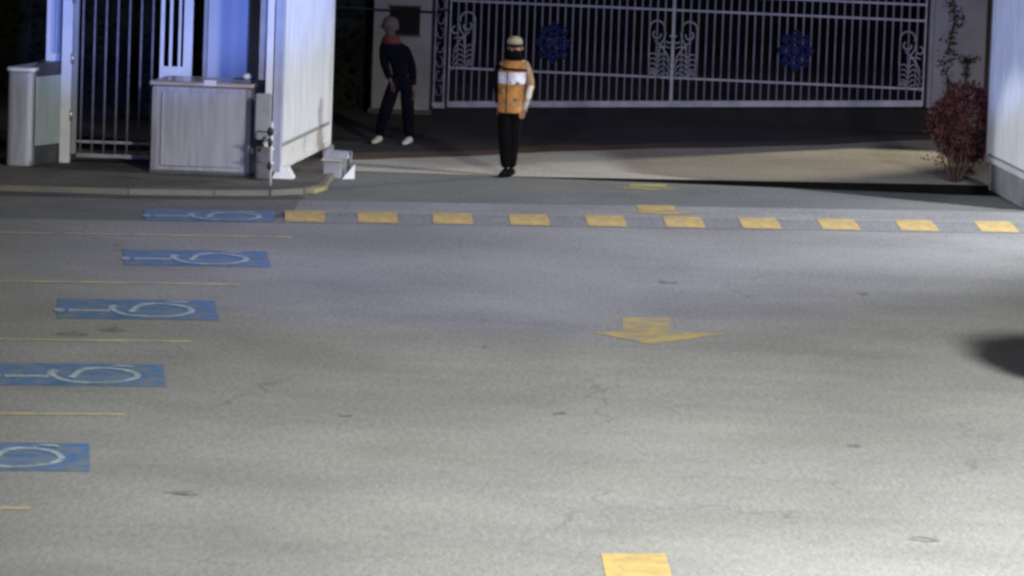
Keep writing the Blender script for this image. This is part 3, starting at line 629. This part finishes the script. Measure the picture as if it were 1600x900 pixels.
for q_ in range(12):
    ex_, ez_ = 5.48+random.uniform(-0.45, 0.25), random.uniform(0.12, 0.3)
    pts += [(5.48+(ex_-5.48)*t+random.gauss(0, 0.012), 42.85, 0.5+(ez_-0.5)*t*t+random.gauss(0, 0.012)) for t in [i/16 for i in range(17)]]
leaves(mb, pts, 0.03, 0.06, -0.5); mb.build('hanging_sprays', 'leaf_red', o)

# dark hedges behind
def hedge(x0, x1, y0, y1, h, label, n):
    o = thing('hedge', label, 'hedge', ((x0+x1)/2, (y0+y1)/2, 0))
    mb = MB(); pts = []
    for i in range(n):
        x = random.uniform(x0, x1); hh = h+0.15*math.sin(x*2.1)+0.1*math.sin(x*5.3)
        if random.random() < 0.75: pts.append((x, y0+abs(random.gauss(0, 0.10)), random.uniform(0, hh)))
        else: pts.append((x, random.uniform(y0, y1), hh+random.gauss(0, 0.06)))
    leaves(mb, pts, 0.10, 0.22); mb.build('foliage', 'leaf_hedge', o)
    mb = MB(); mb.box(x0+0.05, x1-0.05, y0+0.12, y1-0.1, 0, h-0.1); mb.build('inner_branches', 'leaf_hedge', o)
hedge(-14, -1.95, 49.4, 50.4, 3.0, 'dark hedge behind the turnstile entrance on the left', 7000)
hedge(-20, 20, 62, 63.4, 3.4, 'long dark hedge far behind the main gate', 9000)

# tub shrub added out of view, only to throw a shadow on the road
o = thing('shadow_shrub', 'added clipped shrub in a concrete tub, unseen, casting the shadow on the road', 'shrub', (5.35, 26.9, 0))
mb = MB(); mb.rings([(5.35, 26.9, 0.0, 0.30, 0.30), (5.35, 26.9, 0.05, 0.31, 0.31), (5.35, 26.9, 0.42, 0.40, 0.40), (5.35, 26.9, 0.48, 0.43, 0.43), (5.35, 26.9, 0.52, 0.43, 0.43)], 24); mb.build('shadow_shrub_tub', 'plaster', o, bevel=0.01)
mb = MB(); mb.tube([(5.35, 26.9, 0.5), (5.36, 26.9, 0.8), (5.35, 26.9, 1.1)], 0.05, 8); mb.build('shadow_shrub_trunk', 'stem', o, smooth=True)
mb = MB(); pts = []
for k in range(7000):
    v = Vector((random.gauss(0, 1), random.gauss(0, 1), random.gauss(0, 1))).normalized(); q_ = random.uniform(0.3, 1)**0.4
    pts.append((5.35+v.x*0.78*q_, 26.9+v.y*0.80*q_, 1.22+v.z*0.62*q_))
leaves(mb, pts, 0.06, 0.12); mb.build('foliage', 'leaf_dark', o)
mb = MB(); mb.ell((5.35, 26.9, 1.22), 0.72, 0.74, 0.56, 20, 12); mb.build('inner_branches', 'leaf_hedge', o)
# ------------------------------------------------------------------ people
def skin_mesh(name, joints, edges, mt, parent, off, root=0, sub=2):
    """joints: list of ((x,y,z), rx, ry); one connected tree grown by the Skin modifier"""
    me = bpy.data.meshes.new(name); me.from_pydata([tuple(Vector(j[0])-Vector(off)) for j in joints], edges, [])
    o = bpy.data.objects.new(name, me); C.objects.link(o); o.parent = parent
    md = o.modifiers.new('skin', 'SKIN'); md.use_smooth_shade = True; md.branch_smoothing = 0.4
    lay = me.skin_vertices[0].data if me.skin_vertices else None
    if lay is None:
        bm = bmesh.new(); bm.from_mesh(me); bm.verts.layers.skin.verify(); bm.to_mesh(me); bm.free(); lay = me.skin_vertices[0].data
    for i, j in enumerate(joints): lay[i].radius = (j[1], j[2] if len(j) > 2 else j[1]); lay[i].use_root = (i == root)
    sb = o.modifiers.new('sub', 'SUBSURF'); sb.levels = sub; sb.render_levels = sub
    me.materials.append(M[mt]); return o

def person(label, base, J, mats, cap, extras=None, feetdir=None):
    """J: dict of world joints"""
    o = thing('person', label, 'person', base)
    js, es, ix = [], [], {}
    def add(k, p, r, par=None, ry=None):
        ix[k] = len(js); js.append((p, r, ry or r))
        if par is not None: es.append((ix[par], ix[k]))
    H = J['head']; N = J['neck']; CH = J['chest']; W = J['waist']; P = J['pelvis']
    add('pelvis', P, 0.115); add('waist', W, 0.10, 'pelvis'); add('chest', CH, 0.115, 'waist'); add('neck', N, 0.05, 'chest')
    Hv = Vector(H); up_ = Vector((0, 0, 1))
    add('jaw', Hv-up_*0.075, 0.062, 'neck', 0.07); add('head', Hv, 0.078, 'jaw', 0.09); add('crown', Hv+up_*0.085, 0.055, 'head', 0.06)
    fd = Vector(J['face'])
    for s in ('L', 'R'):
        add('sh'+s, J['sh'+s], 0.055, 'chest'); add('el'+s, J['el'+s], 0.040, 'sh'+s); add('wr'+s, J['wr'+s], 0.026, 'el'+s)
        wv = Vector(J['wr'+s]); hd = (wv-Vector(J['el'+s])).normalized(); sd = hd.cross(fd).normalized()
        pm = wv+hd*0.055; add('pm'+s, pm, 0.028, 'wr'+s, 0.016)
        for k, (of, ln_) in enumerate(((-0.027, 0.065), (-0.009, 0.078), (0.009, 0.072), (0.027, 0.055))):
            b1 = pm+sd*of+hd*0.03; add(f'f{k}{s}', b1, 0.0085, 'pm'+s); add(f'g{k}{s}', b1+hd*ln_*0.5+fd*0.006, 0.0075, f'f{k}{s}'); add(f'h{k}{s}', b1+hd*ln_*0.9+fd*0.022, 0.006, f'g{k}{s}')
        tb = wv+hd*0.03-sd*0.028; add('t1'+s, tb, 0.010, 'pm'+s); add('t2'+s, tb+hd*0.03-sd*0.018+fd*0.01, 0.0085, 't1'+s)
        add('hp'+s, J['hp'+s], 0.085, 'pelvis'); add('kn'+s, J['kn'+s], 0.055, 'hp'+s); add('an'+s, J['an'+s], 0.036, 'kn'+s)
    skin_mesh('body', js, es, mats['skin'], o, base, 0)
    # trousers
    t = [(P, 0.135, 0.12), (J['hpL'], 0.108), (J['knL'], 0.088), (J['anL'], 0.062), (J['hpR'], 0.108), (J['knR'], 0.088), (J['anR'], 0.062), (W, 0.125, 0.115)]
    skin_mesh('trousers', t, [(0, 1), (1, 2), (2, 3), (0, 4), (4, 5), (5, 6), (0, 7)], mats['trousers'], o, base, 0)
    # upper garment with sleeves
    sl = []
    for s in ('L', 'R'):
        w_ = Vector(J['wr'+s]); e_ = Vector(J['el'+s]); sl.append(e_+(w_-e_)*0.92)
    t = [(CH, 0.150, 0.135), (W, 0.140, 0.125), (Vector(P)+Vector((0, 0, 0.02)), 0.148, 0.13), (N, 0.060), (J['shL'], 0.078), (J['elL'], 0.058), (sl[0], 0.045), (J['shR'], 0.078), (J['elR'], 0.058), (sl[1], 0.045)]
    skin_mesh('jacket', t, [(0, 1), (1, 2), (0, 3), (0, 4), (4, 5), (5, 6), (0, 7), (7, 8), (8, 9)], mats['jacket'], o, base, 0)
    # face
    rt = fd.cross(up_).normalized()
    for s in (-1, 1):
        mb = MB(); mb.ell(Hv+fd*0.085+rt*0.03*s+up_*0.005, 0.012, 0.012, 0.008, 8, 6); mb.build('eye', 'eye', o, smooth=True)
        mb = MB(); mb.ell(Hv+rt*0.085*s-up_*0.01-fd*0.01, 0.014, 0.02, 0.03, 8, 6); mb.build('ear', mats['skin'], o, smooth=True)
    mb = MB(); mb.ell(Hv+fd*0.098-up_*0.02, 0.014, 0.016, 0.024, 8, 6); mb.build('nose', mats['skin'], o, smooth=True)
    mb = MB(); mb.ell(Hv+fd*0.086-up_*0.058, 0.024, 0.012, 0.007, 8, 6); mb.build('mouth', 'skin_red', o, smooth=True)
    # shoes
    for s in ('L', 'R'):
        a = Vector(J['an'+s]); f = Vector((J.get('toe', fd)[0], J.get('toe', fd)[1], 0)).normalized(); g = Vector((-f.y, f.x, 0))
        bz = base[2]
        rs = []
        mb = MB(); vs = []; n_ = 12
        for t_, wd, ht in ((-0.07, 0.018, 0.05), (-0.055, 0.036, 0.085), (0.0, 0.042, 0.10), (0.06, 0.045, 0.075), (0.12, 0.047, 0.055), (0.165, 0.038, 0.042), (0.185, 0.016, 0.028)):
            for j in range(n_):
                th = 2*math.pi*j/n_; c = a+f*t_; q = g*(wd*math.cos(th)); z = bz+0.008+max(0, (math.sin(th)*0.5+0.5))*ht
                vs.append((c.x+q.x, c.y+q.y, z))
        fs = [(i*n_+j, i*n_+(j+1) % n_, (i+1)*n_+(j+1) % n_, (i+1)*n_+j) for i in range(6) for j in range(n_)]+[tuple(range(n_)), tuple(range(6*n_, 7*n_))]
        mb.add(vs, fs); mb.build('shoe', mats['shoe'], o, smooth=True)
    # cap
    mb = MB(); cz = Hv+up_*0.045; cs = cap[2] if len(cap) > 2 else 1.0
    mb.rings([(cz.x, cz.y, cz.z-0.012, 0.100*cs, 0.106*cs), (cz.x, cz.y, cz.z+0.03*cs, 0.100*cs, 0.105*cs), (cz.x, cz.y, cz.z+0.065*cs, 0.085*cs, 0.09*cs), (cz.x, cz.y, cz.z+0.088*cs, 0.052*cs, 0.055*cs), (cz.x, cz.y, cz.z+0.094*cs, 0.01, 0.01)], 20)
    mb.build('cap', cap[0], o, smooth=True)
    mb = MB(); n_ = 14; vs = []
    for r_, dz in ((0.085, 0.0), (0.165, -0.018)):
        for j in range(n_+1):
            th = math.radians(-62+124*j/n_); d = fd*math.cos(th)+rt*math.sin(th); k_ = r_ if r_ < 0.1 else 0.10+0.065*math.cos(th)
            vs.append(cz+d*k_+up_*(dz-0.008))
    vs += [v+Vector((0, 0, -0.008)) for v in vs]; q = n_+1
    fs = [(j, j+1, q+j+1, q+j) for j in range(n_)]+[(2*q+j, 3*q+j, 3*q+j+1, 2*q+j+1) for j in range(n_)]+[(q+j, q+j+1, 3*q+j+1, 3*q+j) for j in range(n_)]
    mb.add(vs, fs); mb.build('visor', cap[1], o, smooth=True)
    return o

# security guard, feet together, right arm hanging with a white sleeve
gx, gyy = 0.0, 41.72
fg = Vector((-0.35, -1, 0)).normalized()
J = dict(pelvis=(gx, gyy, 0.88), waist=(gx+0.005, gyy, 1.02), chest=(gx+0.02, gyy, 1.22), neck=(gx+0.03, gyy-0.01, 1.40), head=(gx+0.025, gyy-0.02, 1.525), face=fg,
  shL=(gx-0.110, gyy+0.03, 1.31), elL=(gx-0.150, gyy+0.07, 1.07), wrL=(gx-0.13, gyy+0.10, 0.84),
  shR=(gx+0.165, gyy, 1.32), elR=(gx+0.225, gyy+0.01, 1.07), wrR=(gx+0.165, gyy-0.05, 0.84),
  hpL=(gx-0.060, gyy, 0.82), knL=(gx-0.052, gyy-0.01, 0.46), anL=(gx-0.030, gyy, 0.09),
  hpR=(gx+0.065, gyy, 0.82), knR=(gx+0.040, gyy+0.04, 0.46), anR=(gx+0.035, gyy+0.05, 0.09), toe=(-0.3, -1, 0))
g = person('guard in orange vest and cream cap standing in the open gateway', (gx, gyy, 0), J, dict(skin='skin', trousers='dark_cloth', jacket='tan', shoe='dark_cloth'), ('cream', 'dark_cloth', 0.90))
mb = MB(); k = gyy
mb.rings([(gx+0.0, k, 0.76, 0.150, 0.140), (gx+0.0, k, 0.80, 0.158, 0.146), (gx+0.0, k, 0.87, 0.150, 0.142), (gx+0.002, k, 0.95, 0.156, 0.146), (gx+0.005, k, 1.02, 0.149, 0.142), (gx+0.005, k, 1.10, 0.157, 0.148), (gx+0.015, k, 1.24, 0.163, 0.146), (gx+0.02, k, 1.31, 0.155, 0.13), (gx+0.025, k, 1.355, 0.115, 0.10), (gx+0.03, k, 1.385, 0.075, 0.075)], 28, cap=False)
v = mb.build('vest', 'orange', g, smooth=True)
mb = MB(); mb.rings([(gx+0.005, k, 1.10, 0.161, 0.152), (gx+0.01, k, 1.17, 0.166, 0.152), (gx+0.012, k, 1.235, 0.168, 0.150)], 28, cap=False); mb.build('reflective_band', 'reflect', g, smooth=True)
mb = MB(); mb.rings([(gx+0.0, k, 0.845, 0.1575, 0.149), (gx+0.0, k, 0.872, 0.155, 0.147)], 28, cap=False); mb.build('lower_band', 'tan', g, smooth=True)
mb = MB(); mb.tube([(gx-0.05, k-0.149, 0.77), (gx-0.052, k-0.152, 0.95), (gx-0.05, k-0.158, 1.12), (gx-0.045, k-0.153, 1.25)], 0.005, 6); mb.build('zip', 'dark_cloth', g, smooth=True)
for px_, pz_ in ((-0.01, 1.12), (0.075, 1.11), (-0.095, 1.02), (0.06, 0.93)):
    mb = MB(); mb.ell((gx+px_, k-0.142, pz_), 0.024, 0.014, 0.020, 8, 6); mb.build('pocket', 'tan', g, smooth=True)
mb = MB(); mb.tube([(gx-0.165, k-0.03, 1.30), (gx-0.08, k-0.135, 1.275), (gx+0.06, k-0.15, 1.27), (gx+0.17, k-0.06, 1.26)], 0.014, 8); mb.build('chest_strap', 'dark_cloth', g, smooth=True)
mb = MB(); mb.tube([(gx+0.228, gyy-0.01, 1.08), (gx+0.200, gyy-0.03, 0.96), (gx+0.163, gyy-0.055, 0.80)], [0.040, 0.040, 0.030], 12); mb.build('white_oversleeve', 'glove', g, smooth=True)
hh = Vector(J['head'])
mb = MB(); mb.ell(hh+fg*0.03-Vector((0, 0, 0.075)), 0.086, 0.088, 0.062, 16, 10); mb.build('face_mask', 'dark_cloth', g, smooth=True)
mb = MB(); mb.rings([(gx+0.03, k-0.01, 1.375, 0.10, 0.095), (gx+0.03, k-0.01, 1.42, 0.085, 0.085), (gx+0.028, k-0.015, 1.47, 0.082, 0.085)], 18); mb.build('neck_scarf', 'dark_cloth', g, smooth=True)
mb = MB(); mb.tube([(gx-0.125, gyy+0.03, 1.32), (gx-0.152, gyy+0.05, 1.2), (gx-0.158, gyy+0.07, 1.07), (gx-0.135, gyy+0.10, 0.86)], [0.066, 0.062, 0.055, 0.045], 12); mb.build('dark_sleeve', 'dark_cloth', g, smooth=True)

# second man in navy, legs apart, leaning
bx_, by_ = -1.45, 45.02
fm = Vector((-0.55, -1, 0)).normalized()
J = dict(pelvis=(bx_+0.06, by_, 0.80), waist=(bx_+0.06, by_, 0.93), chest=(bx_-0.03, by_, 1.14), neck=(bx_-0.08, by_-0.03, 1.33), head=(bx_-0.095, by_-0.05, 1.475), face=fm,
  shL=(bx_-0.19, by_-0.03, 1.24), elL=(bx_-0.15, by_-0.04, 1.0), wrL=(bx_-0.07, by_-0.10, 0.80),
  shR=(bx_+0.12, by_+0.02, 1.19), elR=(bx_+0.20, by_+0.04, 0.94), wrR=(bx_+0.215, by_-0.03, 0.72),
  hpL=(bx_-0.02, by_, 0.75), knL=(bx_-0.12, by_-0.06, 0.43), anL=(bx_-0.20, by_, 0.09),
  hpR=(bx_+0.13, by_, 0.75), knR=(bx_+0.16, by_-0.04, 0.43), anR=(bx_+0.185, by_, 0.09), toe=(-0.35, -1, 0))
p = person('man in dark navy with white cap and shoes by the left pillar', (bx_, by_, 0), J, dict(skin='skin_red', trousers='navy', jacket='navy', shoe='shoe_white'), ('cap_white', 'cap_white'))
hh = Vector(J['head'])
mb = MB(); mb.rings([(hh.x, hh.y, hh.z-0.02, 0.106, 0.112), (hh.x, hh.y, hh.z+0.04, 0.106, 0.112), (hh.x, hh.y, hh.z+0.07, 0.10, 0.105)], 20, cap=False); mb.build('cap_flap', 'cap_white', p, smooth=True)
mb = MB(); mb.rings([(bx_-0.08, by_-0.03, 1.27, 0.13, 0.11), (bx_-0.08, by_-0.03, 1.33, 0.115, 0.10), (bx_-0.085, by_-0.035, 1.375, 0.085, 0.085)], 20); mb.build('red_scarf', 'rust', p, smooth=True)
